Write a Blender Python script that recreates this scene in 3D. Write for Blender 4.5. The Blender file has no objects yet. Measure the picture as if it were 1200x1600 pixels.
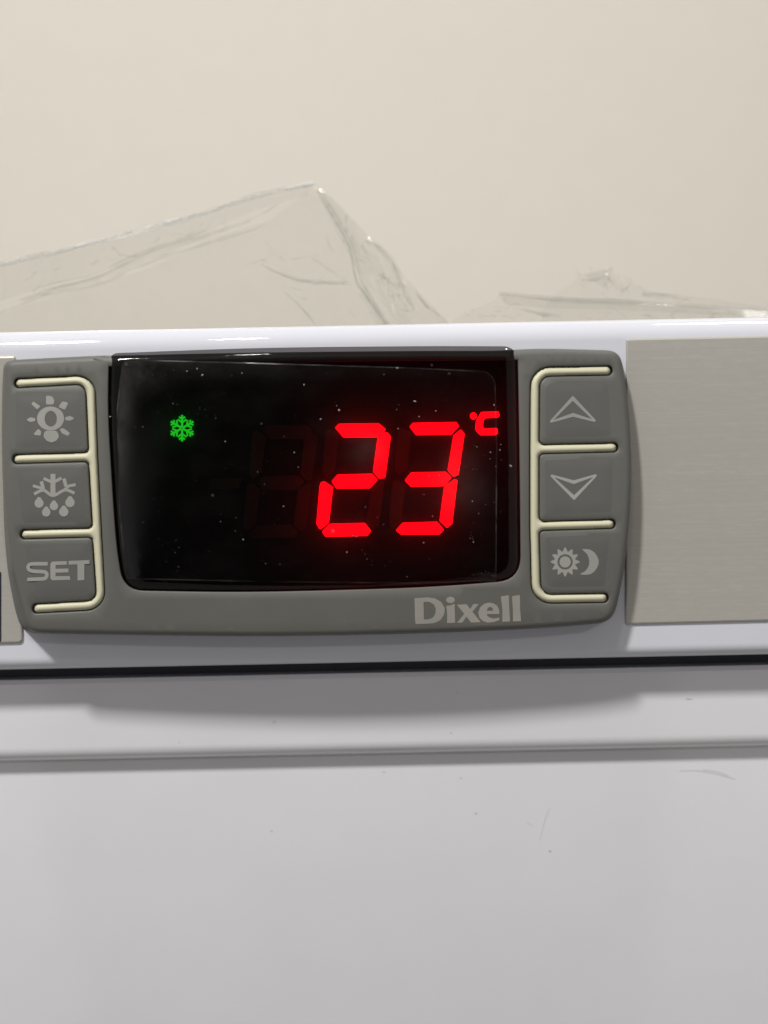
import bpy, bmesh, math, random
import numpy as np
from mathutils import Matrix, Vector
from mathutils.geometry import delaunay_2d_cdt

random.seed(7)
rng = np.random.default_rng(7)
SC = bpy.context.scene
COL = SC.collection

# ------------------------------------------------------------------ camera
K = 13.24            # photo pixels per millimetre on the cabinet front
D = 118.0            # lens to cabinet front, mm
ROLL = math.radians(1.15)
MM = 0.001
cd = bpy.data.cameras.new('camera')
cam = bpy.data.objects.new('camera', cd)
COL.objects.link(cam)
cd.sensor_fit = 'VERTICAL'
cd.sensor_height = 24.0
cd.lens = 24.0 * D / (1600.0 / K)
cd.clip_start = 0.005
cd.clip_end = 50.0
cam.matrix_world = Matrix.Translation((0, -D * MM, 0)) @ Matrix.Rotation(ROLL, 4, 'Y') @ Matrix.Rotation(math.pi / 2, 4, 'X')
cd.dof.use_dof = True
cd.dof.focus_distance = (D - 4.5) * MM
cd.dof.aperture_fstop = cd.lens / 2.1
SC.camera = cam

# ------------------------------------------------------------------ world (dim room bounce: bright ceiling, dark room in front)
W = bpy.data.worlds.new('World')
SC.world = W
W.use_nodes = True
nt = W.node_tree
for n in list(nt.nodes):
    nt.nodes.remove(n)
geo = nt.nodes.new('ShaderNodeTexCoord')
sep = nt.nodes.new('ShaderNodeSeparateXYZ')
mr = nt.nodes.new('ShaderNodeMapRange')
ramp = nt.nodes.new('ShaderNodeValToRGB')
bg = nt.nodes.new('ShaderNodeBackground')
out = nt.nodes.new('ShaderNodeOutputWorld')
nt.links.new(geo.outputs['Generated'], sep.inputs[0])
mr.inputs['From Min'].default_value = -1.0
mr.inputs['From Max'].default_value = 1.0
nt.links.new(sep.outputs['Z'], mr.inputs['Value'])
nt.links.new(mr.outputs[0], ramp.inputs[0])
cr = ramp.color_ramp
cr.elements[0].position = 0.0
cr.elements[0].color = (0.27, 0.252, 0.24, 1)
cr.elements[1].position = 1.0
cr.elements[1].color = (0.24, 0.238, 0.235, 1)
e = cr.elements.new(0.42); e.color = (0.37, 0.36, 0.355, 1)
e = cr.elements.new(0.62); e.color = (0.30, 0.295, 0.29, 1)
# the dark-clothed photographer stands close in front of the cabinet: a dark sector of the surroundings
def wmath(op, a, b=None, c=None):
    n = nt.nodes.new('ShaderNodeMath'); n.operation = op
    for k, v in enumerate((a, b, c)):
        if v is None: continue
        if isinstance(v, float): n.inputs[k].default_value = v
        else: nt.links.new(v, n.inputs[k])
    return n.outputs[0]
def wstep(v, a, b):
    n = nt.nodes.new('ShaderNodeMapRange'); n.interpolation_type = 'SMOOTHSTEP'
    n.inputs['From Min'].default_value = a; n.inputs['From Max'].default_value = b
    nt.links.new(v, n.inputs['Value'])
    return n.outputs[0]
fwd = wmath('MAXIMUM', wmath('MULTIPLY', sep.outputs['Y'], -1.0), 0.02)
side = wmath('ABSOLUTE', wmath('ADD', wmath('DIVIDE', sep.outputs['X'], fwd), 0.03))
high = wmath('DIVIDE', sep.outputs['Z'], fwd)
lit = wmath('MAXIMUM', wstep(side, 0.295, 0.335), wstep(high, 0.38, 0.5))
dim = wmath('MULTIPLY_ADD', lit, 0.93, 0.07)
vm = nt.nodes.new('ShaderNodeVectorMath'); vm.operation = 'SCALE'
nt.links.new(ramp.outputs[0], vm.inputs[0]); nt.links.new(dim, vm.inputs['Scale'])
nt.links.new(vm.outputs[0], bg.inputs[0])
bg.inputs[1].default_value = 1.02
nt.links.new(bg.outputs[0], out.inputs[0])

# ------------------------------------------------------------------ ceiling lamps of the room, plus one added wall light
def ceiling_or_fill_lamp(loc, aim, sx, sy, watts, col=(1.0, 0.965, 0.9)):
    ld = bpy.data.lights.new('ceiling_or_fill_lamp', 'AREA')
    ld.shape = 'RECTANGLE'
    ld.size, ld.size_y = sx, sy
    ld.energy = watts
    ld.color = col
    lo = bpy.data.objects.new('ceiling_or_fill_lamp', ld)
    COL.objects.link(lo)
    lo.location = loc
    lo.rotation_euler = (Vector(aim) - Vector(loc)).to_track_quat('-Z', 'Y').to_euler()
    return lo
LAMP = (1.0, 0.985, 0.965)
ceiling_or_fill_lamp((-0.46, -0.73, 1.05), (0, 0, 0), 0.085, 0.14, 18.6, LAMP)
ceiling_or_fill_lamp((-0.20, -0.76, 1.10), (0, 0, 0), 0.045, 0.14, 1.5, LAMP)
ceiling_or_fill_lamp((1.05, -1.95, 0.95), (0, 0, 0), 0.12, 0.12, 4.6, LAMP)

ceiling_or_fill_lamp((0.45, 0.08, 1.25), (0.25, 0.5, 0.1), 0.12, 0.12, 3.2, LAMP)     # added fill above the cabinet, brightens only the wall and film

SC.view_settings.view_transform = 'Standard'
SC.view_settings.look = 'None'
SC.view_settings.gamma = 1.0
SC.view_settings.exposure = 0.0
SC.view_settings.use_curve_mapping = False
SC.cycles.max_bounces = 10
SC.cycles.transparent_max_bounces = 24
SC.cycles.use_denoising = True

# ------------------------------------------------------------------ helpers: photo pixel -> point on a surface at depth Y (mm behind the front)
CR, SR = math.cos(ROLL), math.sin(ROLL)
def PT(px, py, Y=0.0):
    s = (D + Y) / D / K
    a, b = (px - 600.0) * s, (800.0 - py) * s
    return (a * CR + b * SR, Y, -a * SR + b * CR)
XC, ZC = PT(495, 768)[0], PT(495, 768)[2]
def face_h(x, z):
    u = (x - XC) / 37.5
    v = (z - ZC) / 16.8
    return 3.9 + 0.8 * (1 - u * u) - 0.6 * v * v
def PF(px, py, off=0.0):
    """point on the controller's bowed face, off mm proud of it"""
    h = 5.0
    for _ in range(4):
        x, y, z = PT(px, py, -h)
        h = face_h(x, z) + off
    return PT(px, py, -h)

def thing(name, label, cat, loc=(0, 0, 0), group=None):
    o = bpy.data.objects.new(name, None)
    o.empty_display_size = 0.01
    COL.objects.link(o)
    o.location = loc
    o['label'] = label
    o['category'] = cat
    if group:
        o['group'] = group
    return o
def obj(name, verts, faces, mat, parent=None, smooth=True, angle=35):
    """verts in mm; ONE mesh object"""
    me = bpy.data.meshes.new(name)
    me.from_pydata([(v[0] * MM, v[1] * MM, v[2] * MM) for v in verts], [], faces)
    bm = bmesh.new(); bm.from_mesh(me)
    bmesh.ops.recalc_face_normals(bm, faces=bm.faces)
    bm.to_mesh(me); bm.free()
    if smooth:
        for p in me.polygons:
            p.use_smooth = True
        me.set_sharp_from_angle(angle=math.radians(angle))
    mats = mat if isinstance(mat, (list, tuple)) else [mat]
    for m in mats:
        me.materials.append(m)
    o = bpy.data.objects.new(name, me)
    COL.objects.link(o)
    if parent is not None:
        o.parent = parent
        o.matrix_parent_inverse = Matrix.Translation(-Vector(parent.location))
    return o

def inside(p, poly):
    """p: (n,2) array; poly: (m,2)"""
    x, y = p[:, 0], p[:, 1]
    r = np.zeros(len(p), bool)
    q = np.asarray(poly, float)
    for (x1, y1), (x2, y2) in zip(q, np.roll(q, -1, 0)):
        c = ((y1 > y) != (y2 > y))
        with np.errstate(divide='ignore', invalid='ignore'):
            xi = (x2 - x1) * (y - y1) / (y2 - y1 + 1e-12) + x1
        r ^= c & (x < xi)
    return r
def dist_to(p, polys, closed=True):
    d = np.full(len(p), 1e9)
    for poly in polys:
        q = np.asarray(poly, float)
        nx = np.roll(q, -1, 0) if closed else q[1:]
        for a, b in zip(q if closed else q[:-1], nx):
            ab = b - a
            t = np.clip(((p - a) @ ab) / (ab @ ab + 1e-12), 0, 1)
            d = np.minimum(d, np.hypot(*(p - (a + t[:, None] * ab)).T))
    return d
def resample(poly, step):
    q = np.asarray(poly, float); r = []
    for a, b in zip(q, np.roll(q, -1, 0)):
        n = max(1, int(math.ceil(np.hypot(*(b - a)) / step)))
        for i in range(n):
            r.append(a + (b - a) * i / n)
    return np.array(r)
def triangulate(outline, holes=(), spacing=20.0, extra=None):
    """2D mesh of the outline minus the holes; first len(outline)+sum(holes) vertices are the rings in order"""
    rings = [np.asarray(outline, float)] + [np.asarray(h, float) for h in holes]
    pts = []; edges = []
    for r in rings:
        n0 = len(pts)
        pts += [tuple(p) for p in r]
        edges += [(n0 + i, n0 + (i + 1) % len(r)) for i in range(len(r))]
    if spacing:
        mn, mx = rings[0].min(0), rings[0].max(0)
        gx = np.arange(mn[0] + spacing * .5, mx[0], spacing)
        gy = np.arange(mn[1] + spacing * .5, mx[1], spacing)
        g = np.array([(x + (spacing * .5 if j % 2 else 0), y) for j, y in enumerate(gy) for x in gx]) if len(gx) and len(gy) else np.zeros((0, 2))
        if extra is not None:
            g = np.vstack([g, extra])
        if len(g):
            ok = inside(g, rings[0])
            for h in rings[1:]:
                ok &= ~inside(g, h)
            g = g[ok]
        if len(g):
            g = g[dist_to(g, rings) > spacing * .25]
            pts += [tuple(p) for p in g]
    V, E, F, vo, _, _ = delaunay_2d_cdt([Vector(p) for p in pts], edges, [], 0, 1e-5)
    P = np.array([(v.x, v.y) for v in V])
    cen = np.array([(P[list(f)]).mean(0) for f in F])
    keep = inside(cen, rings[0])
    for h in rings[1:]:
        keep &= ~inside(cen, h)
    return P, [tuple(f) for f, k in zip(F, keep) if k], rings
def offset(poly, d):
    """grow the polygon outwards by d (any winding)"""
    q = np.asarray(poly, float)
    area = np.sum(q[:, 0] * np.roll(q[:, 1], -1) - np.roll(q[:, 0], -1) * q[:, 1])
    s = 1.0 if area > 0 else -1.0
    pe = q - np.roll(q, 1, 0); ne = np.roll(q, -1, 0) - q
    def nrm(e):
        l = np.hypot(e[:, 0], e[:, 1])[:, None] + 1e-12
        return np.column_stack([e[:, 1], -e[:, 0]]) / l * s
    a, b = nrm(pe), nrm(ne)
    m = a + b
    m /= (np.hypot(m[:, 0], m[:, 1])[:, None] + 1e-9)
    c = np.clip(np.sum(m * a, 1), .5, 1)[:, None]
    return q + m * d / c
def round_poly(pts, radii, n=7):
    q = [np.array(p, float) for p in pts]; m = len(q)
    if not isinstance(radii, (list, tuple)):
        radii = [radii] * m
    r_ = []
    for i in range(m):
        p, a, b = q[i], q[i - 1], q[(i + 1) % m]
        u, v = a - p, b - p
        lu, lv = np.hypot(*u), np.hypot(*v)
        u, v = u / lu, v / lv
        ang = math.acos(max(-1, min(1, float(u @ v))))
        r = radii[i]
        if r <= 0 or ang > math.pi - .02:
            r_.append(p); continue
        t = min(r / math.tan(ang / 2), lu * .49, lv * .49)
        r = t * math.tan(ang / 2)
        bis = (u + v) / np.hypot(*(u + v))
        c = p + bis * r / math.sin(ang / 2)
        s0, s1 = p + u * t, p + v * t
        a0 = math.atan2(*(s0 - c)[::-1]); a1 = math.atan2(*(s1 - c)[::-1])
        da = (a1 - a0 + math.pi) % (2 * math.pi) - math.pi
        for k in range(n + 1):
            r_.append(c + r * np.array([math.cos(a0 + da * k / n), math.sin(a0 + da * k / n)]))
    return np.array(r_)
def smooth_line(pts, n=8):
    """Catmull-Rom through open points"""
    q = np.array(pts, float)
    q = np.vstack([2 * q[0] - q[1], q, 2 * q[-1] - q[-2]])
    r = []
    for i in range(1, len(q) - 2):
        for k in range(n):
            t = k / n
            r.append(.5 * ((2 * q[i]) + (-q[i - 1] + q[i + 1]) * t + (2 * q[i - 1] - 5 * q[i] + 4 * q[i + 1] - q[i + 2]) * t * t + (-q[i - 1] + 3 * q[i] - 3 * q[i + 1] + q[i + 2]) * t ** 3))
    r.append(q[-2])
    return np.array(r)
def stroke(path, w):
    q = np.array(path, float)
    d = np.gradient(q, axis=0)
    d /= np.hypot(d[:, 0], d[:, 1])[:, None] + 1e-9
    nrm = np.column_stack([-d[:, 1], d[:, 0]]) * w / 2
    return np.vstack([q + nrm, (q - nrm)[::-1]])
def ellipse(cx, cy, rx, ry, n=28):
    return np.array([(cx + rx * math.cos(2 * math.pi * i / n), cy + ry * math.sin(2 * math.pi * i / n)) for i in range(n)])
def zoomed(pts, s, ox, oy):
    return np.asarray(pts, float) / s + np.array([ox, oy])

def relief(name, shapes, mat, parent, off, surf=PF, spacing=10.0, thick=0.05):
    """thin printed / moulded shapes lying on the surface; shapes = [(outline, [holes])]"""
    Vs, Fs = [], []
    for k, (o, hs) in enumerate(shapes):
        P, F, rings = triangulate(o, hs, spacing)
        n0 = len(Vs)
        kk = off + 0.0025 * (k % 7)
        Vs += [surf(p[0], p[1], kk) for p in P]
        Fs += [tuple(n0 + i for i in f) for f in F]
        i0 = 0
        for r in rings:
            n1 = len(Vs)
            Vs += [surf(p[0], p[1], kk - thick) for p in r]
            m = len(r)
            Fs += [(n0 + i0 + i, n0 + i0 + (i + 1) % m, n1 + (i + 1) % m, n1 + i) for i in range(m)]
            i0 += m
    return obj(name, Vs, Fs, mat, parent, smooth=False)
def pillow(name, outline, holes, prof, mat, parent, spacing, surf=PF, skirt=None, extra=None):
    """sheet whose height over the surface follows the distance from its rim"""
    P, F, rings = triangulate(outline, holes, spacing, extra)
    d = dist_to(P, rings)
    V = [surf(p[0], p[1], prof(di)) for p, di in zip(P, d)]
    if skirt is not None:
        i0 = 0
        for r in rings:
            m = len(r)
            n0 = len(V); V += V[i0:i0 + m]          # own vertices: a crisp edge between sheet and skirt
            n1 = len(V); V += [surf(p[0], p[1], skirt) for p in r]
            F += [(n0 + i, n0 + (i + 1) % m, n1 + (i + 1) % m, n1 + i) for i in range(m)]
            i0 += m
    return obj(name, V, F, mat, parent, angle=60)

# ------------------------------------------------------------------ materials
def newmat(name):
    m = bpy.data.materials.new(name); m.use_nodes = True
    return m, m.node_tree, m.node_tree.nodes['Principled BSDF']
def tex_coord(nt, scale=(1, 1, 1)):
    tc = nt.nodes.new('ShaderNodeTexCoord'); mp = nt.nodes.new('ShaderNodeMapping')
    mp.inputs['Scale'].default_value = scale
    nt.links.new(tc.outputs['Object'], mp.inputs[0])
    return mp.outputs[0]
def noise(nt, vec, scale, detail=4, rough=.6):
    n = nt.nodes.new('ShaderNodeTexNoise')
    n.inputs['Scale'].default_value = scale; n.inputs['Detail'].default_value = detail; n.inputs['Roughness'].default_value = rough
    nt.links.new(vec, n.inputs['Vector'])
    return n.outputs['Fac']
def ramp_(nt, fac, stops):
    r = nt.nodes.new('ShaderNodeValToRGB')
    el = r.color_ramp.elements
    el[0].position, el[0].color = stops[0][0], (*stops[0][1], 1)
    el[1].position, el[1].color = stops[-1][0], (*stops[-1][1], 1)
    for p, c in stops[1:-1]:
        x = el.new(p); x.color = (*c, 1)
    nt.links.new(fac, r.inputs[0])
    return r.outputs[0]
def bump(nt, b, fac, strength, dist):
    n = nt.nodes.new('ShaderNodeBump')
    n.inputs['Strength'].default_value = strength; n.inputs['Distance'].default_value = dist
    nt.links.new(fac, n.inputs['Height']); nt.links.new(n.outputs[0], b.inputs['Normal'])
def speckled(name, col, rough, spec=.5, var=.06, bscale=9000, bstr=.15, bdist=.00003, dirt=None, coat=0.0):
    """paint or plastic: slight mottling, fine grain, optional dirt marks"""
    m, nt, b = newmat(name)
    v = tex_coord(nt)
    f = noise(nt, v, 60, 5)
    lo = tuple(c * (1 - var) for c in col); hi = tuple(min(1, c * (1 + var)) for c in col)
    c = ramp_(nt, f, [(.3, lo), (.7, hi)])
    if dirt:
        f2 = noise(nt, tex_coord(nt, (1, 1, 1.6)), dirt[0], 3, .55)
        k = ramp_(nt, f2, [(dirt[1], (0, 0, 0)), (dirt[1] + .03, (1, 1, 1))])
        mx = nt.nodes.new('ShaderNodeMix'); mx.data_type = 'RGBA'
        mul = nt.nodes.new('ShaderNodeMath'); mul.operation = 'MULTIPLY'; mul.inputs[1].default_value = dirt[3]
        nt.links.new(k, mul.inputs[0]); nt.links.new(mul.outputs[0], mx.inputs['Factor'])
        nt.links.new(c, mx.inputs['A']); mx.inputs['B'].default_value = (*dirt[2], 1)
        c = mx.outputs['Result']
    nt.links.new(c, b.inputs['Base Color'])
    r = ramp_(nt, noise(nt, v, 150, 4), [(.3, (rough * .85,) * 3), (.7, (min(1, rough * 1.2),) * 3)])
    nt.links.new(r, b.inputs['Roughness'])
    b.inputs['Specular IOR Level'].default_value = spec
    b.inputs['Coat Weight'].default_value = coat
    b.inputs['Coat Roughness'].default_value = .06
    bump(nt, b, noise(nt, v, bscale, 2), bstr, bdist)
    return m
M_WALL = speckled('wall_paint', (.615, .576, .508), .85, .3, .010, 900, .06, .0004)
M_RAIL = speckled('rail_enamel', (.63, .635, .685), .03, .5, .015, 500, .02, .00003, dirt=(700, .74, (.35, .33, .3), .35))
M_WHITE = speckled('white_enamel', (.715, .705, .728), .13, .6, .02, 700, .02, .00003, dirt=(420, .80, (.33, .29, .26), .35), coat=.9)
M_TOP = speckled('top_enamel', (.7, .69, .68), .4, .5, .012)
M_BEZEL = speckled('grey_plastic', (.116, .114, .102), .5, .4, .07, 12000, .5, .00003, dirt=(1500, .76, (.3, .29, .25), .5))
M_BUTTON = speckled('grey_rubber_button', (.108, .106, .097), .55, .35, .07, 12000, .3, .00003, dirt=(1700, .76, (.3, .29, .25), .5))
M_CREAM = speckled('cream_rubber', (.60, .575, .41), .5, .4, .04, 5000, .1, .00002)
M_PRINT = speckled('grey_print', (.30, .29, .265), .6, .3, .18, 9000, .2, .00002)
M_LOGO = speckled('silver_print', (.29, .275, .245), .5, .4, .16, 9000, .2, .00002)
M_BLACK = speckled('black_rubber', (.06, .063, .078), .55, .35, .1)
M_DARKPRINT = speckled('dark_blue_print', (.02, .02, .035), .4, .4, .1)

def metal():
    m, nt, b = newmat('brushed_metal')
    v = tex_coord(nt, (40, 40, 3200))
    f = noise(nt, v, 1.0, 6, .7)
    f2 = noise(nt, tex_coord(nt, (500, 500, 2600)), 1.0, 5, .75)
    mx = nt.nodes.new('ShaderNodeMath'); mx.operation = 'ADD'
    nt.links.new(f, mx.inputs[0]); nt.links.new(f2, mx.inputs[1])
    hv = nt.nodes.new('ShaderNodeMath'); hv.operation = 'MULTIPLY'; hv.inputs[1].default_value = .5
    nt.links.new(mx.outputs[0], hv.inputs[0])
    c = ramp_(nt, hv.outputs[0], [(.25, (.42, .395, .355)), (.52, (.46, .435, .39)), (.78, (.54, .515, .465))])
    nt.links.new(c, b.inputs['Base Color'])
    b.inputs['Metallic'].default_value = .3
    b.inputs['Roughness'].default_value = .5
    b.inputs['Anisotropic'].default_value = .5
    bump(nt, b, hv.outputs[0], .12, .00003)
    return m
M_METAL = metal()

def lens_mat(name, tint, haze, dust, grough, wear=0.0, scatter=0.0):
    """see-through smoked plastic with dust: transparent + gloss by Fresnel + a little diffuse dirt"""
    m = bpy.data.materials.new(name); m.use_nodes = True
    nt = m.node_tree
    for n in list(nt.nodes):
        nt.nodes.remove(n)
    o = nt.nodes.new('ShaderNodeOutputMaterial')
    t = nt.nodes.new('ShaderNodeBsdfTransparent'); t.inputs[0].default_value = (*tint, 1)
    g = nt.nodes.new('ShaderNodeBsdfGlossy'); g.inputs['Roughness'].default_value = grough
    fr = nt.nodes.new('ShaderNodeFresnel'); fr.inputs[0].default_value = 1.4
    mix = nt.nodes.new('ShaderNodeMixShader')
    nt.links.new(fr.outputs[0], mix.inputs[0]); nt.links.new(t.outputs[0], mix.inputs[1]); nt.links.new(g.outputs[0], mix.inputs[2])
    if scatter:     # the smoked plastic scatters a little of the display's light: a soft glow round the digits
        tl = nt.nodes.new('ShaderNodeBsdfTranslucent'); tl.inputs[0].default_value = (.9, .9, .9, 1)
        ms = nt.nodes.new('ShaderNodeMixShader'); ms.inputs[0].default_value = scatter
        nt.links.new(mix.outputs[0], ms.inputs[1]); nt.links.new(tl.outputs[0], ms.inputs[2])
        mix = ms
    d = nt.nodes.new('ShaderNodeBsdfDiffuse'); d.inputs[0].default_value = (.5, .48, .45, 1)
    v = tex_coord(nt)
    # scattered specks
    vo = nt.nodes.new('ShaderNodeTexVoronoi'); vo.inputs['Scale'].default_value = 520; vo.inputs['Randomness'].default_value = 1.0
    nt.links.new(v, vo.inputs['Vector'])
    sp = nt.nodes.new('ShaderNodeSeparateColor'); nt.links.new(vo.outputs['Color'], sp.inputs[0])
    pw = nt.nodes.new('ShaderNodeMath'); pw.operation = 'POWER'; pw.inputs[1].default_value = 5.0
    nt.links.new(sp.outputs[0], pw.inputs[0])
    th = nt.nodes.new('ShaderNodeMath'); th.operation = 'MULTIPLY'; th.inputs[1].default_value = .12
    nt.links.new(pw.outputs[0], th.inputs[0])
    lt = nt.nodes.new('ShaderNodeMath'); lt.operation = 'LESS_THAN'
    nt.links.new(vo.outputs['Distance'], lt.inputs[0]); nt.links.new(th.outputs[0], lt.inputs[1])
    dm = nt.nodes.new('ShaderNodeMath'); dm.operation = 'MULTIPLY'; dm.inputs[1].default_value = dust
    nt.links.new(lt.outputs[0], dm.inputs[0])
    # smears
    hz = ramp_(nt, noise(nt, tex_coord(nt, (1, 1, 1.8)), 110, 6, .65), [(.48, (0, 0, 0)), (.8, (haze,) * 3)])
    ad = nt.nodes.new('ShaderNodeMath'); ad.operation = 'ADD'; ad.use_clamp = True
    nt.links.new(dm.outputs[0], ad.inputs[0]); nt.links.new(hz, ad.inputs[1])
    if wear:        # scuffed, lifting corner of the peel-off skin
        at = nt.nodes.new('ShaderNodeAttribute'); at.attribute_name = 'wear'
        n1_ = ramp_(nt, noise(nt, tex_coord(nt), 260, 5, .7), [(.35, (.25,) * 3), (.7, (1, 1, 1))])
        m1 = nt.nodes.new('ShaderNodeMath'); m1.operation = 'MULTIPLY'
        nt.links.new(at.outputs['Fac'], m1.inputs[0]); nt.links.new(n1_, m1.inputs[1])
        m2 = nt.nodes.new('ShaderNodeMath'); m2.operation = 'MULTIPLY_ADD'; m2.inputs[1].default_value = wear
        nt.links.new(m1.outputs[0], m2.inputs[0]); nt.links.new(ad.outputs[0], m2.inputs[2])
        ad = m2
    mix2 = nt.nodes.new('ShaderNodeMixShader')
    nt.links.new(ad.outputs[0], mix2.inputs[0]); nt.links.new(mix.outputs[0], mix2.inputs[1]); nt.links.new(d.outputs[0], mix2.inputs[2])
    nt.links.new(mix2.outputs[0], o.inputs[0])
    return m
M_LENS = lens_mat('smoked_window', (.24, .23, .23), .003, .06, .035, 0.0, .0065)
M_SKIN = lens_mat('protective_skin', (.97, .97, .97), .006, .06, .12, .085)
M_RIM = lens_mat('protective_skin_rim', (.9, .9, .9), .16, .2, .12)
M_BOARD = speckled('display_black', (.032, .031, .031), .6, .1, .1)
M_UNLIT = speckled('unlit_segment', (.115, .105, .07), .6, .2, .05)
def emit(name, col, s):
    m, nt, b = newmat(name)
    b.inputs['Base Color'].default_value = (*[c * .3 + .02 for c in col], 1)
    b.inputs['Emission Color'].default_value = (*col, 1)
    b.inputs['Emission Strength'].default_value = s
    return m
M_RED = emit('lit_red_segment', (1.0, .0004, .004), 10.5)
M_GREEN = emit('lit_green_symbol', (.02, 1.0, .03), 2.2)
M_DUST = speckled('dust', (.28, .275, .265), .9, .1, .2)
M_FAINT = speckled('fine_dust', (.13, .125, .12), .9, .1, .2)
M_STAIN = speckled('brown_stain', (.53, .49, .47), .7, .2, .2)
M_SCUFF = speckled('grey_scuff', (.615, .605, .61), .6, .3, .1)

def film_mat(name='clear_film', k=1.0, hz=(.03, .10, 70)):
    m = bpy.data.materials.new(name); m.use_nodes = True
    nt = m.node_tree
    for n in list(nt.nodes):
        nt.nodes.remove(n)
    o = nt.nodes.new('ShaderNodeOutputMaterial')
    lw = nt.nodes.new('ShaderNodeLayerWeight'); lw.inputs[0].default_value = .35
    c = ramp_(nt, lw.outputs['Facing'], [(0.0, (.968 * k, .97 * k, .966 * k)), (.45, (.90 * k, .90 * k, .89 * k)), (1.0, (.52, .51, .49))])
    t = nt.nodes.new('ShaderNodeBsdfTransparent'); nt.links.new(c, t.inputs[0])
    g = nt.nodes.new('ShaderNodeBsdfGlossy'); g.inputs['Roughness'].default_value = .12; g.inputs[0].default_value = (1, 1, 1, 1)
    fr = nt.nodes.new('ShaderNodeFresnel'); fr.inputs[0].default_value = 1.5
    mul = nt.nodes.new('ShaderNodeMath'); mul.operation = 'MULTIPLY'; mul.inputs[1].default_value = .16
    nt.links.new(fr.outputs[0], mul.inputs[0])
    mix = nt.nodes.new('ShaderNodeMixShader')
    nt.links.new(mul.outputs[0], mix.inputs[0]); nt.links.new(t.outputs[0], mix.inputs[1]); nt.links.new(g.outputs[0], mix.inputs[2])
    tr = nt.nodes.new('ShaderNodeBsdfTranslucent' if k <= 1 else 'ShaderNodeBsdfDiffuse'); tr.inputs[0].default_value = (.78, .78, .76, 1)
    hz = ramp_(nt, noise(nt, tex_coord(nt), hz[2], 6, .65), [(.42, (hz[0],) * 3), (.66, (hz[1],) * 3)])
    mix2 = nt.nodes.new('ShaderNodeMixShader')
    nt.links.new(hz, mix2.inputs[0]); nt.links.new(mix.outputs[0], mix2.inputs[1]); nt.links.new(tr.outputs[0], mix2.inputs[2])
    bp = nt.nodes.new('ShaderNodeBump'); bp.inputs['Strength'].default_value = .1; bp.inputs['Distance'].default_value = .0003
    nt.links.new(noise(nt, tex_coord(nt), 160, 3), bp.inputs['Height'])
    nt.links.new(bp.outputs[0], g.inputs['Normal'])
    nt.links.new(mix2.outputs[0], o.inputs[0])
    return m
M_FILM = film_mat()
M_FOLD = film_mat('bunched_film', .955)
M_EDGE = film_mat('rolled_film_edge', 1.001, (.0, .55, 240))   # broken white highlights along the roll, painted in as patchy diffuse haze

# ------------------------------------------------------------------ the wall behind
def box_mesh(x0, x1, y0, y1, z0, z1):
    v = [(x, y, z) for x in (x0, x1) for y in (y0, y1) for z in (z0, z1)]
    f = [(0, 1, 3, 2), (4, 6, 7, 5), (0, 4, 5, 1), (2, 3, 7, 6), (0, 2, 6, 4), (1, 5, 7, 3)]
    return v, f
v, f = box_mesh(-1600, 1600, 520, 620, -900, 1500)
w = obj('wall', v, f, M_WALL, None, smooth=False)
w['label'] = 'plain beige painted wall behind the white refrigerator'
w['category'] = 'wall'

# ------------------------------------------------------------------ the refrigerator (front seen only as a strip)
XW = 330.0
def zrow(py, Y):            # height of a level edge that crosses the middle of the picture at py
    return PT(600, py, Y)[2]
fridge = thing('refrigerator', 'white refrigerator cabinet with brushed metal strips, holding the temperature controller', 'refrigerator', (0, 0.15, -0.3))
def arc(cy, cz, r, a0, a1, n):
    return [(cy + r * math.cos(math.radians(a0 + (a1 - a0) * i / n)), cz + r * math.sin(math.radians(a0 + (a1 - a0) * i / n))) for i in range(n + 1)]
def extrude(name, prof, mat, x0=-XW, x1=XW, n=12, angle=30):
    """closed (y,z) profile swept along x"""
    V, F = [], []
    m = len(prof)
    for k in range(n + 1):
        x = x0 + (x1 - x0) * k / n
        V += [(x, y, z) for y, z in prof]
    for k in range(n):
        F += [(k * m + i, k * m + (i + 1) % m, (k + 1) * m + (i + 1) % m, (k + 1) * m + i) for i in range(m)]
    F += [tuple(range(m)), tuple(n * m + i for i in range(m))]
    return obj(name, V, F, mat, fridge, angle=angle)
zt = zrow(507, 2.5)         # rail top
zb = zrow(1035, 1.2)        # rail bottom
r1, r2 = 2.9, 1.6
rail_prof = arc(r1, zt - r1, r1, 180, 90, 10) + [(34, zt), (34, zb)] + arc(r2, zb + r2, r2, 270, 180, 8)
extrude('header_rail', rail_prof, M_RAIL)
G = 4.3                     # the door frame stands back from the rail
zl0, zl1 = zrow(1052, G), zrow(1183, G)
rr = 2.0
extrude('door_frame', [(G, zl0 - .5), (G + .5, zl0), (34, zl0), (34, zl1)] + arc(G + rr, zl1 + rr, rr, 270, 180, 8), M_WHITE)
S = G + 2.1
zs = [zl1 + 1.5 - 3.0 * i for i in range(14)]
bow = [(S + .0016 * max(0, zl1 - z_ - 2) ** 2, z_) for z_ in zs]  # inward curve invented so the panel shades darker towards the bottom
yl, zl = bow[-1]
slope = 2 * .0016 * (zl1 - zl - 2)
bow.append((yl + slope * 120, zl - 120)); bow.append((yl + slope * 120 + 2, -330))
extrude('door_panel', bow[::-1] + [(34, zl1 + 1.5), (34, -330)][::1], M_WHITE)
extrude('door_gasket', [(7.0, zb + 1.5), (30, zb + 1.5), (30, zl0 - 1.0), (7.0, zl0 - 1.0)], M_BLACK, -XW + 2, XW - 2)
v, f = box_mesh(-XW, XW, 34.2, 430, zt - 7.5, zt - 4.5)
obj('top_panel', v, f, M_TOP, fridge, smooth=False)
v, f = box_mesh(-XW + 1, XW - 1, 36, 428, -329, zt - 7.6)
obj('cabinet_body', v, f, M_TOP, fridge, smooth=False)

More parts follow.
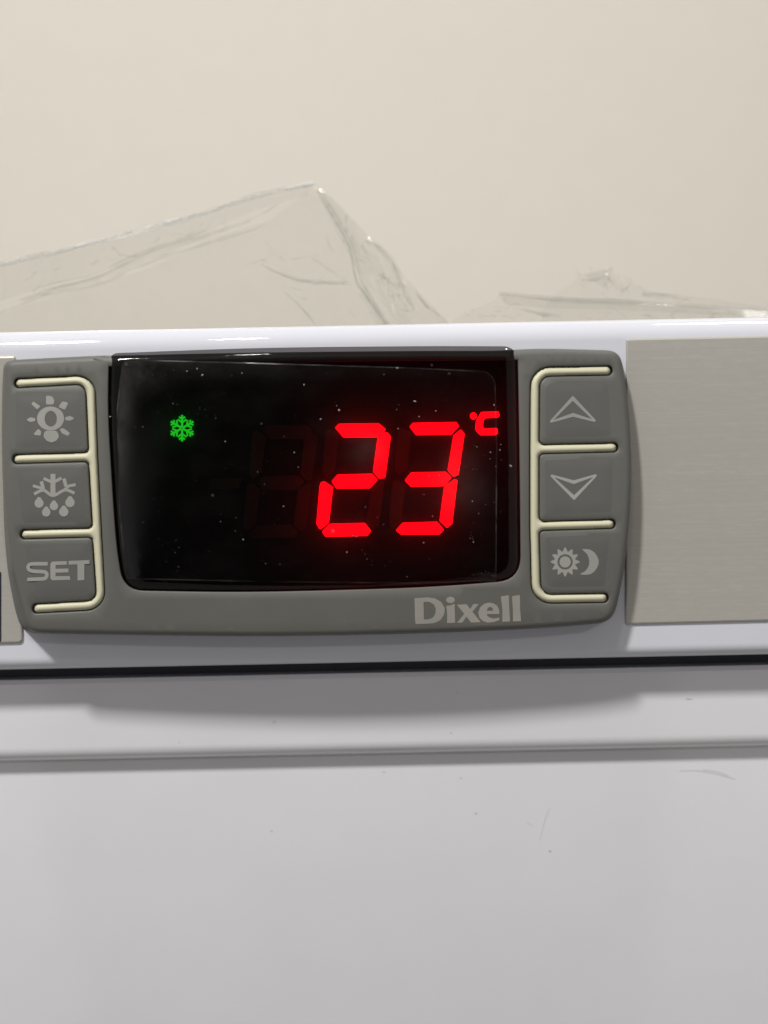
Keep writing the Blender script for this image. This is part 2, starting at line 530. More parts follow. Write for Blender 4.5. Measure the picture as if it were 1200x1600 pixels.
DOORP = lambda px, py, o: PT(px, py, G - o)
def panel_pt(px, py, o):
    Y = S
    for _ in range(3):
        zz = PT(px, py, Y)[2]
        Y = S + .0016 * max(0, zl1 - zz - 2) ** 2
    return PT(px, py, Y - o)
df = [o for o in fridge.children if o.name == 'door_frame'][0]
dp = [o for o in fridge.children if o.name == 'door_panel'][0]
def blob(cx, cy, rx, ry, n=9):
    return np.array([(cx + rx * random.uniform(.6, 1.1) * math.cos(2 * math.pi * i / n), cy + ry * random.uniform(.6, 1.1) * math.sin(2 * math.pi * i / n)) for i in range(n)])
def marks(name, shapes, *a, **k):
    for sh_ in shapes:
        relief(name, [sh_], *a, **k)
marks('stain', [(blob(428, 1128, 5, 3.2), []), (blob(1076, 1092, 7, 1.8), []), (blob(715, 1082, 2, 1.5), []), (blob(705, 1145, 2.2, 1.2), []), (blob(280, 1160, 1.6, 1.4), [])], M_STAIN, df, .03, surf=DOORP, thick=.02)
marks('scuff', [(blob(424, 1298, 2.4, 2), []), (blob(744, 1271, 2.4, 2), []), (blob(859, 1330, 3, 2.2), []), (blob(720, 1216, 2.2, 1.6), []), (blob(600, 1206, 3, 1.6), [])], M_STAIN, dp, .03, surf=panel_pt, thick=.02)
marks('scuff', [(stroke(smooth_line([(1062, 1204), (1090, 1204), (1120, 1209), (1148, 1217)]), 2.4), []), (stroke(smooth_line([(1098, 1202), (1122, 1206), (1140, 1213)]), 1.6), []),
                 (stroke(smooth_line([(858, 1262), (850, 1285), (843, 1312)]), 2.4), []), (stroke(smooth_line([(822, 1284), (832, 1290)]), 2), [])], M_SCUFF, dp, .02, surf=panel_pt, thick=.015)

def strip_plate(name, corners, radii):
    """thin metal strip stuck on the rail, bevelled rim"""
    o = round_poly(corners, radii, 6)
    a, b = offset(o, -3.0), o
    P, F, rings = triangulate(a, (), 60)
    V = [PT(p[0], p[1], -.32) for p in P]
    n = len(a)
    n1 = len(V); V += [PT(p[0], p[1], -.24) for p in offset(o, -1.0)]
    n2 = len(V); V += [PT(p[0], p[1], 0.02) for p in b]
    F = list(F)
    F += [(i, (i + 1) % n, n1 + (i + 1) % n, n1 + i) for i in range(n)]
    F += [(n1 + i, n1 + (i + 1) % n, n2 + (i + 1) % n, n2 + i) for i in range(n)]
    return obj(name, V, F, M_METAL, fridge, angle=20)
strip_plate('metal_strip', [(978, 529), (2300, 501), (2300, 944), (977, 976)], [3, 3, 3, 3])
lp = strip_plate('metal_strip', [(-1500, 590), (24, 556), (36, 1005), (-1500, 1040)], [3, 3, 8, 3])
relief('printed_band', [(round_poly([(-300, 900), (2, 893), (2, 1003), (-300, 1010)], 3), [])], M_DARKPRINT, lp,
       .345, surf=lambda px, py, o: PT(px, py, -o), spacing=40, thick=.02)

# ------------------------------------------------------------------ the temperature controller
ctl = thing('temperature_controller', 'grey digital temperature controller with black display reading 23 degrees Celsius', 'thermostat', tuple(MM * c for c in PT(495, 990, 0)))
top = smooth_line([(8, 563), (150, 556), (185, 555.5), (400, 551), (640, 548.5), (770, 548), (850, 545), (968, 548)])
right = smooth_line([(968, 548), (979, 615), (985, 690), (985.5, 760), (981, 835), (972, 905), (957, 972)])
bot = smooth_line([(957, 972), (850, 981), (700, 988), (560, 992), (400, 994), (200, 992), (45, 989)])
left = smooth_line([(45, 989), (31, 940), (18, 880), (9, 800), (5, 700), (5.5, 620), (8, 563)])
raw = np.vstack([top[:-1], right[:-1], bot[:-1], left[:-1]])
nt_, nr_, nb_ = len(top) - 1, len(right) - 1, len(bot) - 1
rad = [0.0] * len(raw)
def round_corner(poly, idx, r):
    """replace a corner of a dense polygon by an arc of about r"""
    q = list(map(np.array, poly)); m = len(q)
    c = q[idx]
    keep = [i for i in range(m) if np.hypot(*(q[i] - c)) > r]
    # points before and after the corner
    i0 = idx
    while np.hypot(*(q[i0 % m] - c)) <= r: i0 -= 1
    i1 = idx
    while np.hypot(*(q[i1 % m] - c)) <= r: i1 += 1
    a = c + (q[i0 % m] - c) / np.hypot(*(q[i0 % m] - c)) * r
    b = c + (q[i1 % m] - c) / np.hypot(*(q[i1 % m] - c)) * r
    arc_ = [(1 - t) ** 2 * a + 2 * t * (1 - t) * c + t * t * b for t in np.linspace(0, 1, 8)]
    out_ = []
    j = i1
    while j % m != i0 % m:
        out_.append(q[j % m]); j += 1
    out_.append(q[i0 % m])
    return out_ + arc_
BZ = raw
for c, r in (((8, 563), 14), ((968, 548), 20), ((957, 972), 24), ((45, 989), 20)):
    BZ = np.array(round_corner(BZ, int(np.argmin(np.hypot(*(np.array(BZ) - c).T))), r))
BZ = resample(BZ, 12)

# lens window outline, its top overhangs the bezel rim
ltop = smooth_line([(172, 552), (400, 544), (640, 541), (807, 541)])
lens_raw = np.vstack([ltop[:-1], smooth_line([(807, 541), (810, 700), (812, 905)])[:-1],
                      smooth_line([(812, 905), (650, 916), (400, 923), (195, 921)])[:-1],
                      smooth_line([(195, 921), (184, 850), (176, 740), (171, 640), (172, 553)])[:-1]])
LENS = lens_raw
for c, r in (((172, 553), 13), ((807, 541), 22), ((812, 905), 36), ((195, 921), 30)):
    LENS = np.array(round_corner(LENS, int(np.argmin(np.hypot(*(np.array(LENS) - c).T))), r))
LENS = resample(LENS, 10)
# the opening in the bezel: like the lens but held below the bezel's top rim
HOLE = offset(LENS, 1.5)
HOLE[:, 1] = np.maximum(HOLE[:, 1], np.interp(HOLE[:, 0], [8, 165, 400, 640, 818, 968], [580, 573, 567, 564, 563, 563]))
HOLE = resample(HOLE, 9)

def comb(tips, joints, s, hw, R):
    """outline of a comb of four bars on a curved spine; s = side of the spine (+1 right)"""
    T, J = [np.array(t, float) for t in tips], [np.array(j, float) for j in joints]
    pts, rad = [], []
    def add(x, y, r): pts.append((x, y)); rad.append(r)
    add(T[0][0], T[0][1] - hw, hw)
    add(J[0][0] + s * hw, J[0][1] - hw, R + hw)
    for j in J[1:3]: add(j[0] + s * hw, j[1], 60)
    add(J[3][0] + s * hw, J[3][1] + hw, R + hw)
    add(T[3][0], T[3][1] + hw, hw); add(T[3][0], T[3][1] - hw, hw)
    add(J[3][0] - s * hw, J[3][1] - hw, max(3, R - hw))
    for i in (2, 1):
        add(J[i][0] - s * hw, J[i][1] + hw, 7); add(T[i][0], T[i][1] + hw, hw)
        add(T[i][0], T[i][1] - hw, hw); add(J[i][0] - s * hw, J[i][1] - hw, 7)
    add(J[0][0] - s * hw, J[0][1] + hw, max(3, R - hw))
    add(T[0][0], T[0][1] + hw, hw)
    return round_poly(pts, rad, 6)
LT = [(22, 599), (19, 717.5), (31, 835), (50, 951)]
LJ = [(141, 593), (145.5, 714), (151.5, 832), (158, 945)]
RT = [(957, 579), (966, 699), (962, 818.5), (951, 934)]
RJ = [(836, 581), (835, 702), (835, 822), (838, 936)]
SLOT_L, SLOT_R = resample(comb(LT, LJ, 1, 8.0, 22), 7), resample(comb(RT, RJ, -1, 8.0, 24), 7)
LTc = [(x + 3, y) for x, y in LT]; RTc = [(x - 3, y) for x, y in RT]
RIB_L, RIB_R = comb(LTc, LJ, 1, 6.9, 22), comb(RTc, RJ, -1, 6.9, 24)

def build_bezel():
    inner = offset(BZ, -9)
    holes_face = [offset(HOLE, 2.0), offset(SLOT_L, 2.6), offset(SLOT_R, 2.6)]
    P, F, rings = triangulate(inner, holes_face, 17)
    V = [PF(p[0], p[1], 0) for p in P]
    F = list(F)
    def ring(prev0, pts):
        n1 = len(V); m = len(pts); V.extend(pts)
        F.extend([(prev0 + i, prev0 + (i + 1) % m, n1 + (i + 1) % m, n1 + i) for i in range(m)])
        return n1
    # outer rim: rounded edge, then a flaring side down to the rail
    k = 0
    for off, h in ((-5.5, -.06), (-2.4, -.22), (-.6, -.5), (0, -.9)):
        k = ring(k, [PF(p[0], p[1], h) for p in offset(BZ, off)])
    base = []
    for p, q in zip(offset(BZ, 0), offset(BZ, 1)):
        nx, ny = q - p
        l = (2.0 + 11.0 * float(np.clip((p[1] - 760) / 190.0, 0, 1)) ** 1.3) * max(0, -nx) + 0.6
        a = PT(p[0] + nx * l, p[1] + ny * l * .3, .25)
        base.append(a)
    k = ring(k, base)
    # openings: soft lip then walls going in
    i0 = len(inner)
    for hole, lip in ((HOLE, 2.0), (SLOT_L, 2.6), (SLOT_R, 2.6)):
        k = i0
        for off, h in ((lip * .4, -.06), (0, -.22), (0, -1.9 if hole is HOLE else -.75)):
            k = ring(k, [PF(p[0], p[1], h) for p in offset(hole, off)])
        if hole is not HOLE:            # slot floor
            F.append(tuple(range(k, k + len(hole))))
        i0 += len(hole)
    return obj('bezel', V, F, M_BEZEL, ctl, angle=50)
build_bezel()

def rib_prof(d):
    t = min(d / 6.9, 1.0)
    return -.62 + .66 * math.sqrt(max(0, 1 - (1 - t) ** 2))
for r in (RIB_L, RIB_R):
    pillow('luminous_rib', resample(r, 4), (), rib_prof, M_CREAM, ctl, 2.6, skirt=-.72)

def btn_prof(d):
    t = min(d / 20.0, 1.0); t = t * t * (3 - 2 * t)
    return -.02 + .09 * t
def button(corners, radii):
    return pillow('button', resample(round_poly(corners, radii), 8), (), btn_prof, M_BUTTON, ctl, 6.5)
OFFB = .085
SL = (13.3333, 40, 610)
b1 = button([(20, 613), (132, 607), (135, 704), (18, 707)], [4, 14, 6, 4])
b2 = button([(20, 730), (136, 725), (141, 821), (30, 823)], [4, 6, 6, 4])
b3 = button([(33, 848), (142, 843), (147, 934), (52, 938)], [4, 6, 14, 4])
b4 = button([(848, 594), (955, 591), (962, 687), (846, 690)], [14, 4, 4, 6])
b5 = button([(846, 714), (964, 710), (961, 806), (846, 811)], [6, 4, 4, 6])
b6 = button([(847, 834), (959, 830), (950, 922), (850, 924)], [6, 4, 4, 14])
z = lambda pts: zoomed(pts, 13.3333, 40, 610)
relief('light_symbol', [
    (z(ellipse(520, 585, 282, 250)), [z(ellipse(525, 590, 128, 165))]),
    (z(round_poly([(428, 105), (555, 125), (600, 210), (580, 292), (425, 292)], 30)), []),
    (z(round_poly([(680, 345), (765, 230), (895, 255), (820, 405)], 30)), []),
    (z(round_poly([(112, 275), (165, 235), (315, 330), (240, 400)], 25)), []),
    (z(round_poly([(12, 610), (100, 560), (200, 580), (200, 640), (100, 660)], 20)), []),
    (z(round_poly([(825, 560), (920, 530), (1030, 582), (920, 635), (825, 620)], 20)), []),
    (z(round_poly([(150, 925), (265, 795), (325, 860), (315, 945)], 25)), []),
    (z(round_poly([(700, 795), (790, 790), (925, 885), (885, 950), (760, 895)], 25)), []),
    (z(round_poly([(400, 838), (650, 838), (700, 960), (640, 1050), (545, 1090), (440, 1050), (370, 960)], 70)), []),
], M_PRINT, b1, OFFB)
z = lambda pts: zoomed(pts, 13.3333, 40, 730)
def drop(cx, cy, r):
    p = [(cx + r * math.sin(a), cy - r * math.cos(a) * (1.35 if math.cos(a) > .8 else 1)) for a in np.linspace(0, 2 * math.pi, 20)[:-1]]
    return z(p)
relief('defrost_symbol', [
    (z(stroke(smooth_line([(175, 560), (370, 480), (570, 590), (820, 475), (1020, 540)]), 62)), []),
    (z(stroke([(570, 140), (570, 350), (570, 560)], 105)), []),
    (z(stroke(smooth_line([(375, 235), (570, 305), (745, 225)]), 62)), []),
    (z(stroke([(150, 385), (250, 415), (370, 440)], 58)), []),
    (z(stroke([(325, 295), (350, 370), (370, 470)], 75)), []),
    (z(stroke([(1045, 365), (900, 390), (800, 480)], 62)), []),
    (z(stroke([(800, 235), (825, 330), (840, 400)], 75)), []),
    (drop(280, 750, 95), []), (drop(590, 810, 88), []), (drop(925, 735, 98), []), (drop(430, 940, 90), []), (drop(795, 930, 98), []),
], M_PRINT, b2, OFFB)
z = lambda pts: zoomed(pts, 10, 30, 860)
relief('set_lettering', [
    (z(stroke(smooth_line([(445, 208), (200, 212), (150, 235), (140, 268), (160, 305), (220, 325), (370, 332), (420, 350), (432, 388), (415, 425), (370, 443), (125, 455)], 5), 56)), []),
    (z([(488, 205), (515, 175), (745, 168), (745, 222), (568, 228), (568, 288), (770, 283), (770, 342), (568, 348), (568, 404), (790, 400), (800, 458), (520, 468), (488, 440)]), []),
    (z([(772, 164), (1098, 152), (1098, 210), (1020, 214), (1018, 465), (912, 468), (910, 218), (772, 222)]), []),
], M_PRINT, b3, OFFB)
z5 = lambda pts: zoomed(pts, 5, 780, 520)
z6 = lambda pts: zoomed(pts, 5, 780, 740)
UA = z5([(575, 512), (748, 688), (577, 640), (402, 695)])
relief('up_arrow', [(round_poly(offset(UA, 3.0), 2), [offset(UA, -2.7)])], M_PRINT, b4, OFFB, spacing=8)
DA = z6([(405, 14), (582, 68), (758, 12), (585, 188)])
relief('down_arrow', [(round_poly(offset(DA, 3.0), 2), [offset(DA, -2.7)])], M_PRINT, b5, OFFB, spacing=8)
star = []
for i in range(24):
    a = math.pi * i / 12
    for da, r in ((-.04, 0), (.04, 0)) if i % 2 == 0 else ((0, 1),):
        rr_ = 113 if r == 0 else 80
        star.append((515 + rr_ * math.sin(a + da), 690 - rr_ * math.cos(a + da)))
relief('day_night_symbol', [
    (z6(star), [z6(ellipse(515, 690, 60, 60))]),
    (z6(ellipse(515, 690, 44, 44)), []),
    (z6(smooth_line([(645, 590), (700, 592), (745, 618), (774, 668), (775, 710), (750, 757), (705, 788), (632, 786), (672, 762), (698, 722), (703, 680), (688, 632), (645, 590)], 4)[:-1]), []),
], M_PRINT, b6, OFFB, spacing=6)
z = lambda pts: zoomed(pts, 6.316, 640, 920)
relief('lettering', [
    (z(round_poly([(48, 92), (180, 84), (250, 94), (312, 130), (347, 190), (342, 250), (305, 310), (240, 340), (160, 345), (60, 348), (54, 300)], [4, 40, 40, 40, 40, 40, 40, 40, 40, 4, 40])),
     [z(round_poly([(138, 130), (190, 128), (238, 152), (258, 195), (255, 245), (230, 285), (185, 302), (141, 303)], [3, 20, 25, 25, 25, 25, 20, 3]))]),
    (z([(360, 170), (400, 163), (445, 148), (446, 240), (450, 335), (370, 339), (371, 260), (367, 200)]), []),
    (z(ellipse(403, 110, 42, 32)), []),
    (z([(466, 158), (562, 152), (598, 200), (628, 152), (685, 149), (620, 226), (702, 330), (608, 333), (560, 275), (522, 333), (468, 336), (540, 247)]), []),
    (z([(887, 250), (884, 208), (862, 165), (822, 142), (780, 136), (735, 148), (697, 183), (678, 235), (690, 287), (727, 321), (775, 334), (830, 329), (887, 308), (884, 284), (835, 294), (795, 286), (768, 268), (762, 250)]),
     [z([(762, 218), (772, 190), (795, 177), (818, 190), (824, 216)])]),
    (z([(900, 79), (920, 72), (980, 64), (984, 200), (992, 322), (916, 325), (916, 200)]), []),
    (z([(1010, 76), (1030, 69), (1088, 61), (1091, 200), (1100, 320), (1020, 323), (1019, 200)]), []),
], M_LOGO, ctl, .012, thick=.04)

# display: black board, raised LED segments, smoked window in front
BRD = -1.75
P, F, _ = triangulate(offset(HOLE, 14), (), 40)
obj('display_board', [PF(p[0], p[1], BRD) for p in P], F, M_BOARD, ctl)
z = lambda pts: zoomed(pts, 3, 440, 600)
S2 = dict(a=[(250, 205), (268, 186), (455, 184), (490, 212), (462, 250), (290, 251)],
          b=[(478, 226), (498, 228), (512, 245), (486, 440), (457, 445), (428, 412), (450, 250)],
          g=[(234, 456), (262, 424), (425, 420), (451, 450), (415, 489), (256, 490)],
          e=[(184, 460), (200, 456), (242, 482), (222, 650), (180, 685), (163, 655), (178, 480)],
          d=[(189, 691), (225, 655), (390, 651), (420, 688), (402, 712), (205, 716)])
S3 = dict(a=[(599, 200), (615, 182), (820, 178), (833, 198), (795, 238), (630, 240)],
          b=[(840, 211), (858, 232), (830, 425), (805, 436), (778, 404), (805, 242)],
          g=[(576, 452), (607, 414), (770, 411), (798, 438), (762, 479), (607, 482)],
          c=[(810, 446), (825, 450), (800, 655), (775, 676), (740, 642), (762, 478)],
          d=[(534, 687), (567, 650), (730, 645), (762, 684), (740, 705), (560, 706)])
sh = lambda pts, dx, dy: [(x + dx, y + dy) for x, y in pts]
S2u = dict(c=sh(S3['c'], -342, 8), f=sh(S2['e'], 27, -245))
S3u = dict(f=sh(S2['e'], 367, -253), e=sh(S2['e'], 340, -8))
S1u = {k: sh(v, -343, 8) for k, v in {**S2, **S2u}.items()}
def segs(parent_name, d, mat, top_):
    for pts in d.values():
        relief(parent_name, [(round_poly(z(pts), 2.5, 4), [])], mat, ctl, top_, spacing=14, thick=top_ - BRD + .02)
segs('lit_segment', S2, M_RED, BRD + .5)
segs('lit_segment', S3, M_RED, BRD + .5)
segs('unlit_segment', S2u, M_UNLIT, BRD + .3)
segs('unlit_segment', S3u, M_UNLIT, BRD + .3)
segs('unlit_segment', S1u, M_UNLIT, BRD + .3)
relief('unlit_segment', [(round_poly([(327, 748), (378, 746), (374, 763), (325, 765)], 2), [])], M_UNLIT, ctl, BRD + .3, thick=.3)
relief('celsius_symbol', [
    (z(ellipse(899, 150, 16, 17)), []),
    (z(round_poly([(935, 131), (1018, 128), (1022, 150), (1012, 158), (958, 160), (946, 172), (944, 200), (952, 208), (1012, 206), (1014, 232), (1000, 240), (930, 240), (908, 215), (911, 172)], [10, 8, 6, 6, 8, 6, 6, 6, 6, 6, 6, 12, 14, 16], 4)), []),
], M_RED, ctl, BRD + .34, thick=.36)
fl = []
for i in range(6):
    a = math.radians(60 * i)
    u = np.array([math.sin(a), -math.cos(a)]); c0 = np.array([284.5, 669.0])
    n_ = np.array([-u[1], u[0]])
    fl.append((stroke([c0 + u * 1.0, c0 + u * 11, c0 + u * 20.5], 3.3), []))
    for q in (-1, 1):
        for at, ln in ((8.5, 8.5), (14.0, 6.0)):
            p0 = c0 + u * at
            dr = (u * .62 + n_ * q * .78)
            fl.append((stroke([p0, p0 + dr * ln * .5, p0 + dr * ln], 2.7), []))
relief('snowflake_symbol', fl, M_GREEN, ctl, BRD + .3, spacing=0, thick=.3)

def lens_prof(d):
    t = min(d / 14.0, 1.0)
    return -.28 + .68 * (1 - (1 - t) ** 2) + .22 * min(d / 160.0, 1.0)
pillow('display_window', LENS, (), lens_prof, M_LENS, ctl, 7.0, skirt=-1.5, extra=np.vstack([resample(offset(LENS, -q_), 6) for q_ in (2.2, 4.6, 7.2, 10.2, 14.0, 18.0)]))
def lens_h(px, py, off):
    d = dist_to(np.array([[px, py]], float), [LENS])[0]
    return PF(px, py, lens_prof(d) + off)
skin = resample(round_poly([(191, 561), (420, 567), (640, 574), (774, 580), (777, 700), (776, 909), (640, 912), (420, 910), (196, 905), (186, 800), (182, 640)], [12, 0, 0, 24, 0, 3, 0, 0, 5, 0, 0]), 9)
P, F, rings = triangulate(offset(skin, -2.2), (), 13)
V = [lens_h(p[0], p[1], .09 + .02 * math.sin(p[0] * .045 + p[1] * .02)) for p in P]
F = list(F); m = len(skin); n1 = len(V)
V += [lens_h(p[0], p[1], .015) for p in skin]
F += [(i, (i + 1) % m, n1 + (i + 1) % m, n1 + i) for i in range(m)]
sk = obj('protective_skin', V, F, [M_SKIN, M_RIM], ctl, angle=14)
wa = sk.data.attributes.new('wear', 'FLOAT', 'POINT')
for i, p in enumerate(list(P) + list(skin)):
    x, y = p
    a = math.exp(-((x - 215) / 45) ** 2 - ((y - 578) / 24) ** 2)
    a = max(a, .8 * math.exp(-((x - 190 - (y - 640) * -.03) / 13) ** 2) * (1 if y < 700 else math.exp(-((y - 700) / 60) ** 2)))
    a = max(a, .55 * math.exp(-((y - 566 - (x - 190) * .02) / 16) ** 2) * math.exp(-max(0, x - 240) / 230))
    a = max(a, .45 * math.exp(-((x - 725) / 32) ** 2 - ((y - 750) / 45) ** 2), .5 * math.exp(-((x - 570) / 25) ** 2 - ((y - 705) / 22) ** 2))
    wa.data[i].value = a
for pl in sk.data.polygons:
    if max(pl.vertices) >= n1:
        pl.material_index = 1
# dust flakes lying on the window
Vd, Fd = [], []
known = [(648, 627, 5.2), (530, 641, 4.4), (501, 655, 3.2), (526, 634, 2.2), (622, 670, 2.6), (655, 651, 2.6), (681, 642, 2.6), (772, 633, 3.2), (781, 703, 3), (798, 728, 4.6), (738, 783, 2.6), (740, 847, 2.6),
         (380, 843, 3), (316, 586, 4), (308, 576, 3.6), (292, 580, 2.6), (475, 601, 4), (378, 583, 2.6), (460, 707, 3), (466, 730, 2.6), (352, 690, 2.8), (443, 791, 2.6), (444, 682, 2), (600, 585, 2.2), (662, 848, 2.4), (542, 863, 2.4), (172, 651, 3)]
nk = len(known)
knots = [(random.uniform(190, 790), random.uniform(575, 900)) for _ in range(26)]
for _ in range(150):
    if random.random() < .6:
        kx, ky = random.choice(knots); px_, py_ = random.gauss(kx, 14), random.gauss(ky, 9)
    else:
        px_, py_ = random.uniform(186, 800), random.uniform(572, 902)
    if not (186 < px_ < 800 and 572 < py_ < 902): continue
    known.append((px_, py_, min(3.0, .8 + random.expovariate(1.8))))
for px_, py_, r in known:
    n = 7; a0 = random.random() * 6
    n0 = len(Vd)
    Vd.append(lens_h(px_, py_, .17))
    el = random.uniform(.55, 1.0); th = random.uniform(0, 3.14)
    for i in range(n):
        a = a0 + 2 * math.pi * i / n
        rr_ = r * .5 * random.uniform(.6, 1.15)
        dx, dy = rr_ * math.cos(a), rr_ * math.sin(a) * el
        Vd.append(lens_h(px_ + dx * math.cos(th) - dy * math.sin(th), py_ + dx * math.sin(th) + dy * math.cos(th), .1))
    Fd += [(n0, n0 + 1 + i, n0 + 1 + (i + 1) % n) for i in range(n)]
du = obj('dust', Vd, Fd, [M_DUST, M_FAINT], ctl, smooth=False)
for i, pl in enumerate(du.data.polygons):
    if i // 7 >= nk and (i // 7) % 8:
        pl.material_index = 1
du['kind'] = 'stuff'

# ------------------------------------------------------------------ loose clear plastic film lying on top of the refrigerator
def crumple(px, py, seed):
    return (math.sin(px * .008 + py * .004 + seed) * math.cos(py * .011 - px * .003 + seed * 2) + .25 * math.sin(px * .018 + py * .026 + seed * 3))
def sheet(outline, creases, y0, lean, seed, spacing=7.0, amp=.5):
    """one layer of film: leaning back, cockled, with sharp creases (polyline, height mm, width px)"""
    o = resample(outline, 8)
    extra = np.vstack([resample(np.array(c[0]), 5)[:-1] for c in creases]) if creases else None
    P, F, _ = triangulate(o, (), spacing, extra)
    Y = np.array([y0 + lean * (560 - p[1]) / 100.0 + amp * crumple(p[0], p[1], seed) for p in P])
    for path, hgt, wid in creases:
        d = dist_to(P, [path], closed=False)
        Y -= .45 * hgt * np.exp(-(d / wid) ** 2)
    return [PT(p[0], p[1], y) for p, y in zip(P, Y)], [tuple(f) for f in F]
def tube(path, r, y0, lean, seed, amp):
    q = smooth_line(path, 10)
    V, F = [], []
    n = 8
    for i, p in enumerate(q):
        y = y0 + lean * (560 - p[1]) / 100.0 + amp * crumple(p[0], p[1], seed)
        c = PT(p[0], p[1], y)
        t = q[min(i + 1, len(q) - 1)] - q[max(i - 1, 0)]
        t = t / (np.hypot(*t) + 1e-9)
        rr_ = r * (1 + .15 * math.sin(i * .5 + seed))
        for k in range(n):
            a = 2 * math.pi * k / n
            V.append((c[0] + rr_ * math.cos(a) * t[1], c[1] + rr_ * math.sin(a), c[2] + rr_ * math.cos(a) * t[0]))
    for i in range(len(q) - 1):
        F += [(i * n + k, i * n + (k + 1) % n, (i + 1) * n + (k + 1) % n, (i + 1) * n + k) for k in range(n)]
    return V, F
def film(name, label, pieces, folds=(), rolled=()):
    o = None
    V, F = [], []
    for v_, f_ in pieces:
        n0 = len(V); V += v_; F += [tuple(n0 + i for i in ff) for ff in f_]
    nf = len(F)
    for v_, f_ in folds:
        n0 = len(V); V += v_; F += [tuple(n0 + i for i in ff) for ff in f_]
    nr = len(F)
    for v_, f_ in rolled:
        n0 = len(V); V += v_; F += [tuple(n0 + i for i in ff) for ff in f_]
    o = obj(name, V, F, [M_FILM, M_FOLD, M_EDGE], None, angle=120)
    for i, pl in enumerate(o.data.polygons):
        pl.material_index = int(i >= nf) + int(i >= nr)
    o['label'] = label; o['category'] = 'plastic film'; o['group'] = 'plastic films on top of the refrigerator'
    return o
edge = [(-260, 470), (0, 413), (150, 378), (300, 338), (400, 306), (490, 287)]
rside = [(490, 287), (520, 310), (545, 335), (580, 372), (606, 400), (640, 440), (672, 478), (700, 503), (740, 585)]
front = np.vstack([edge[:-1], rside, [(300, 588), (-260, 592)]])
cre = [([(495, 297), (540, 360), (565, 410), (600, 480), (625, 560)], 1.3, 9),
       ([(580, 378), (606, 402), (622, 445), (640, 480)], 1.2, 6),
       ([(588, 425), (620, 452), (650, 500)], .8, 5),
       ([(0, 490), (100, 455), (220, 415), (350, 362), (490, 290)], -.5, 22),
       ([(420, 440), (480, 490), (520, 540)], .7, 9),
       ([(650, 460), (670, 485), (700, 510)], .8, 5)]
back = np.array([(-240, 500), (0, 488), (60, 470), (140, 447), (230, 420), (330, 372), (420, 345), (480, 300), (515, 316), (560, 380), (590, 400), (620, 470), (655, 520), (680, 590), (300, 592), (-240, 592)])
flap = np.array([(490, 290), (520, 312), (580, 374), (640, 440), (700, 504), (720, 560), (660, 560), (610, 490), (560, 425), (530, 370)])
hem = np.vstack([edge, np.array([(480, 305), (400, 328), (300, 372), (150, 425), (0, 470), (-260, 520)])])
pieces = [sheet(front, cre, 16, .8, 1.0, 6), sheet(back, [], 18.6, .9, 2.4, 14), sheet(flap, cre[:3], 14.9, .8, 1.0, 6),
          sheet(hem, [], 15.3, .8, 1.0, 9)]
folds = []
def crinkles(n, x0, y0, x1, y1, spread, ln, ang, da):
    """short broken creases scattered along a line"""
    r_ = []
    for _ in range(n):
        t = rng.uniform(); c = np.array([x0 + (x1 - x0) * t, y0 + (y1 - y0) * t]) + rng.normal(0, spread, 2)
        a = math.radians(rng.normal(ang, da)); l = ln * rng.uniform(.5, 1.4)
        u = np.array([math.cos(a), math.sin(a)]) * l / 2; k = np.array([-u[1], u[0]]) * rng.normal(0, .22)
        r_.append(([tuple(c - u), tuple(c + k), tuple(c + u)], rng.uniform(4, 9)))
    return r_
def pleat(path, w, y0, seed):
    """one thin, uneven sliver of a gathered fold"""
    q = smooth_line(path, 7)
    n = len(q)
    d = np.gradient(q, axis=0); d /= np.hypot(d[:, 0], d[:, 1])[:, None]
    a, b = sorted((rng.uniform(0, .35), rng.uniform(.65, 1.0)))
    ia, ib = int(a * (n - 1)), max(int(b * (n - 1)), int(a * (n - 1)) + 4)
    sh_ = rng.normal(0, w * .28) + np.cumsum(rng.normal(0, w * .035, n)) 
    t = np.linspace(0, 1, n)
    ww = w * rng.uniform(.18, .5) * (.35 + .65 * np.abs(np.sin(t * rng.uniform(2, 5) + rng.uniform(0, 3)))) * (1 + .3 * rng.normal(0, 1, n)).clip(.3, 1.6)
    nrm_ = np.column_stack([-d[:, 1], d[:, 0]])
    q = q + nrm_ * sh_[:, None]
    nn = nrm_ * (ww / 2)[:, None]
    nn[ia] *= .1; nn[min(ib, n) - 1] *= .1
    return sheet(np.vstack([(q + nn)[ia:ib], (q - nn)[ia:ib][::-1]]), [], y0, .8, seed, 0, .5)
for i, (pth, wd, reps) in enumerate((
        ([(-100, 530), (0, 484), (60, 462), (150, 440), (230, 405), (320, 376), (400, 350), (478, 303)], 15, 2),
        ([(492, 294), (520, 335), (548, 385), (560, 440), (590, 488), (615, 540)], 13, 2),
        ([(555, 440), (580, 472), (604, 510), (620, 540)], 12, 3),
        ([(560, 372), (590, 386), (612, 410), (624, 440), (640, 475)], 7, 3),
        ([(404, 412), (440, 430), (480, 441), (530, 444), (560, 446)], 6, 2),
        ([(470, 392), (500, 412), (530, 432), (560, 450)], 6, 1),
        ([(588, 425), (606, 440), (628, 456)], 7, 2),
        ([(645, 450), (668, 480), (700, 502)], 6, 2),
        ([(440, 450), (470, 480), (505, 520)], 8, 1))):
    for k in range(reps * 3):
        folds.append(pleat(pth, wd, 14.6 - .14 * i - .03 * k, 1.0))
for pth, wd in crinkles(34, 515, 340, 655, 490, 11, 40, 55, 22) + crinkles(14, 420, 400, 560, 500, 26, 45, 25, 25) + crinkles(22, 20, 440, 420, 335, 7, 34, -18, 20):
    folds.append(pleat(pth, wd, 14.2, 1.0))
film('plastic_film', 'large clear plastic sheet with a tall folded peak, standing behind the left of the rail', pieces, folds, [tube(edge, .34, 15.3, .8, 1.0, .5)])
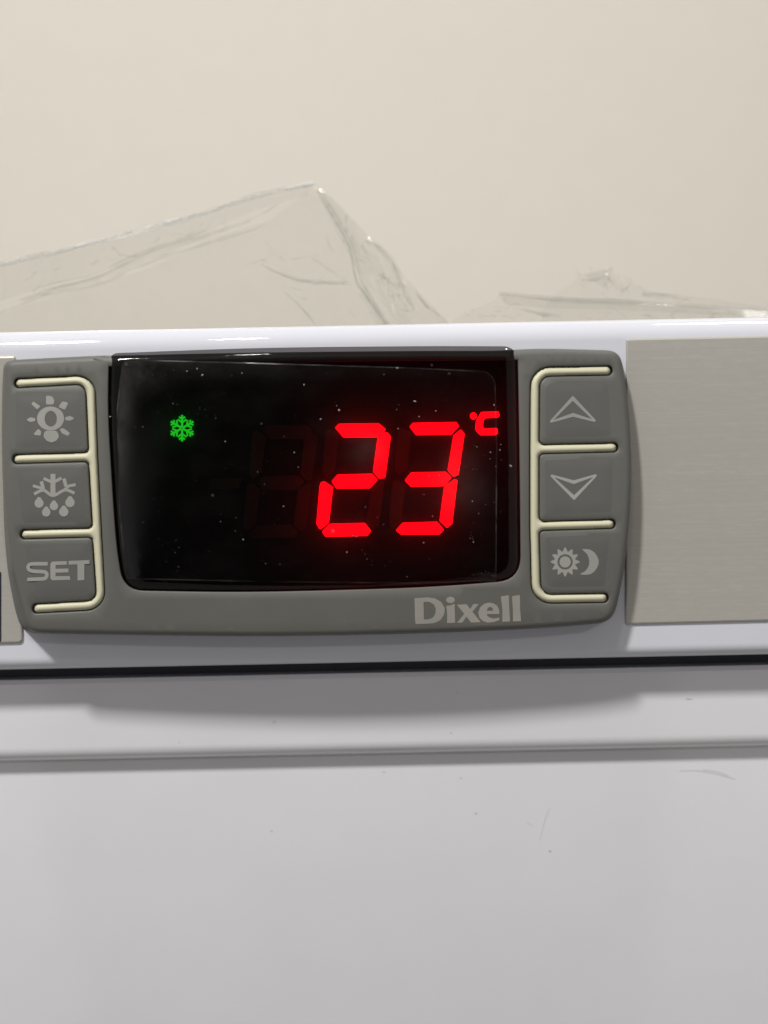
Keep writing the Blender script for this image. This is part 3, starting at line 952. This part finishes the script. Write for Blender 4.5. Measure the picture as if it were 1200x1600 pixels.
redge = [(780, 458), (860, 466), (960, 470), (1080, 478), (1200, 487), (1420, 500)]
rfront = np.array([(640, 590), (690, 512), (722, 492), (752, 478), (778, 466)] + redge + [(1430, 590)])
rband = np.array(redge + [(1420, 512), (1200, 496), (1080, 490), (960, 484), (860, 482), (790, 476)])
pk = np.array([(850, 480), (868, 458), (890, 446), (905, 430), (930, 424), (956, 417), (960, 428), (985, 434), (992, 444), (1003, 452), (1060, 462), (1100, 465), (1180, 478), (1420, 492), (1420, 585), (830, 585)])
pkfold = np.array([(912, 430), (957, 417), (952, 440), (945, 452), (928, 440)])
rcre = [([(770, 500), (860, 490), (960, 500)], .6, 8), ([(900, 520), (1000, 498), (1150, 505)], .6, 9)]
pcre = [([(905, 430), (948, 440), (957, 418)], .8, 5), ([(948, 440), (975, 470), (990, 480)], .8, 6), ([(960, 428), (970, 455), (1000, 452)], .6, 4), ([(1000, 462), (1080, 470), (1180, 485)], .6, 7)]
film('plastic_film', 'low crumpled clear plastic strip with a small torn peak, behind the right of the rail',
     [sheet(rfront, rcre, 16, 1.2, 4.0, 8, .5), tube(redge, .25, 15.4, 1.2, 4.0, .5),
      sheet(pk, pcre, 19, 1.2, 5.0, 6, .6), ], [sheet(pkfold, [], 18.2, 1.2, 5.0, 6, .6), sheet(rband, [], 15.2, 1.2, 4.0, 7, .5),
      ] + [pleat(p_, w_, 18 - .03 * k, 5.0) for k in range(4) for p_, w_ in (
      ([(950, 430), (962, 445), (975, 462)], 8), ([(985, 440), (975, 452), (960, 462)], 7), ([(1000, 460), (1050, 462), (1100, 468)], 14),
      ([(800, 480), (850, 492), (900, 500)], 16), ([(905, 432), (930, 436), (955, 420)], 8), ([(780, 459), (900, 470), (1080, 480)], 9))]
     + [pleat(p_, w_, 14.6, 4.0) for p_, w_ in crinkles(34, 740, 490, 1150, 495, 7, 42, 3, 22)] + [pleat(p_, w_, 17.6, 5.0) for p_, w_ in crinkles(22, 905, 440, 1000, 452, 8, 20, 40, 45)])
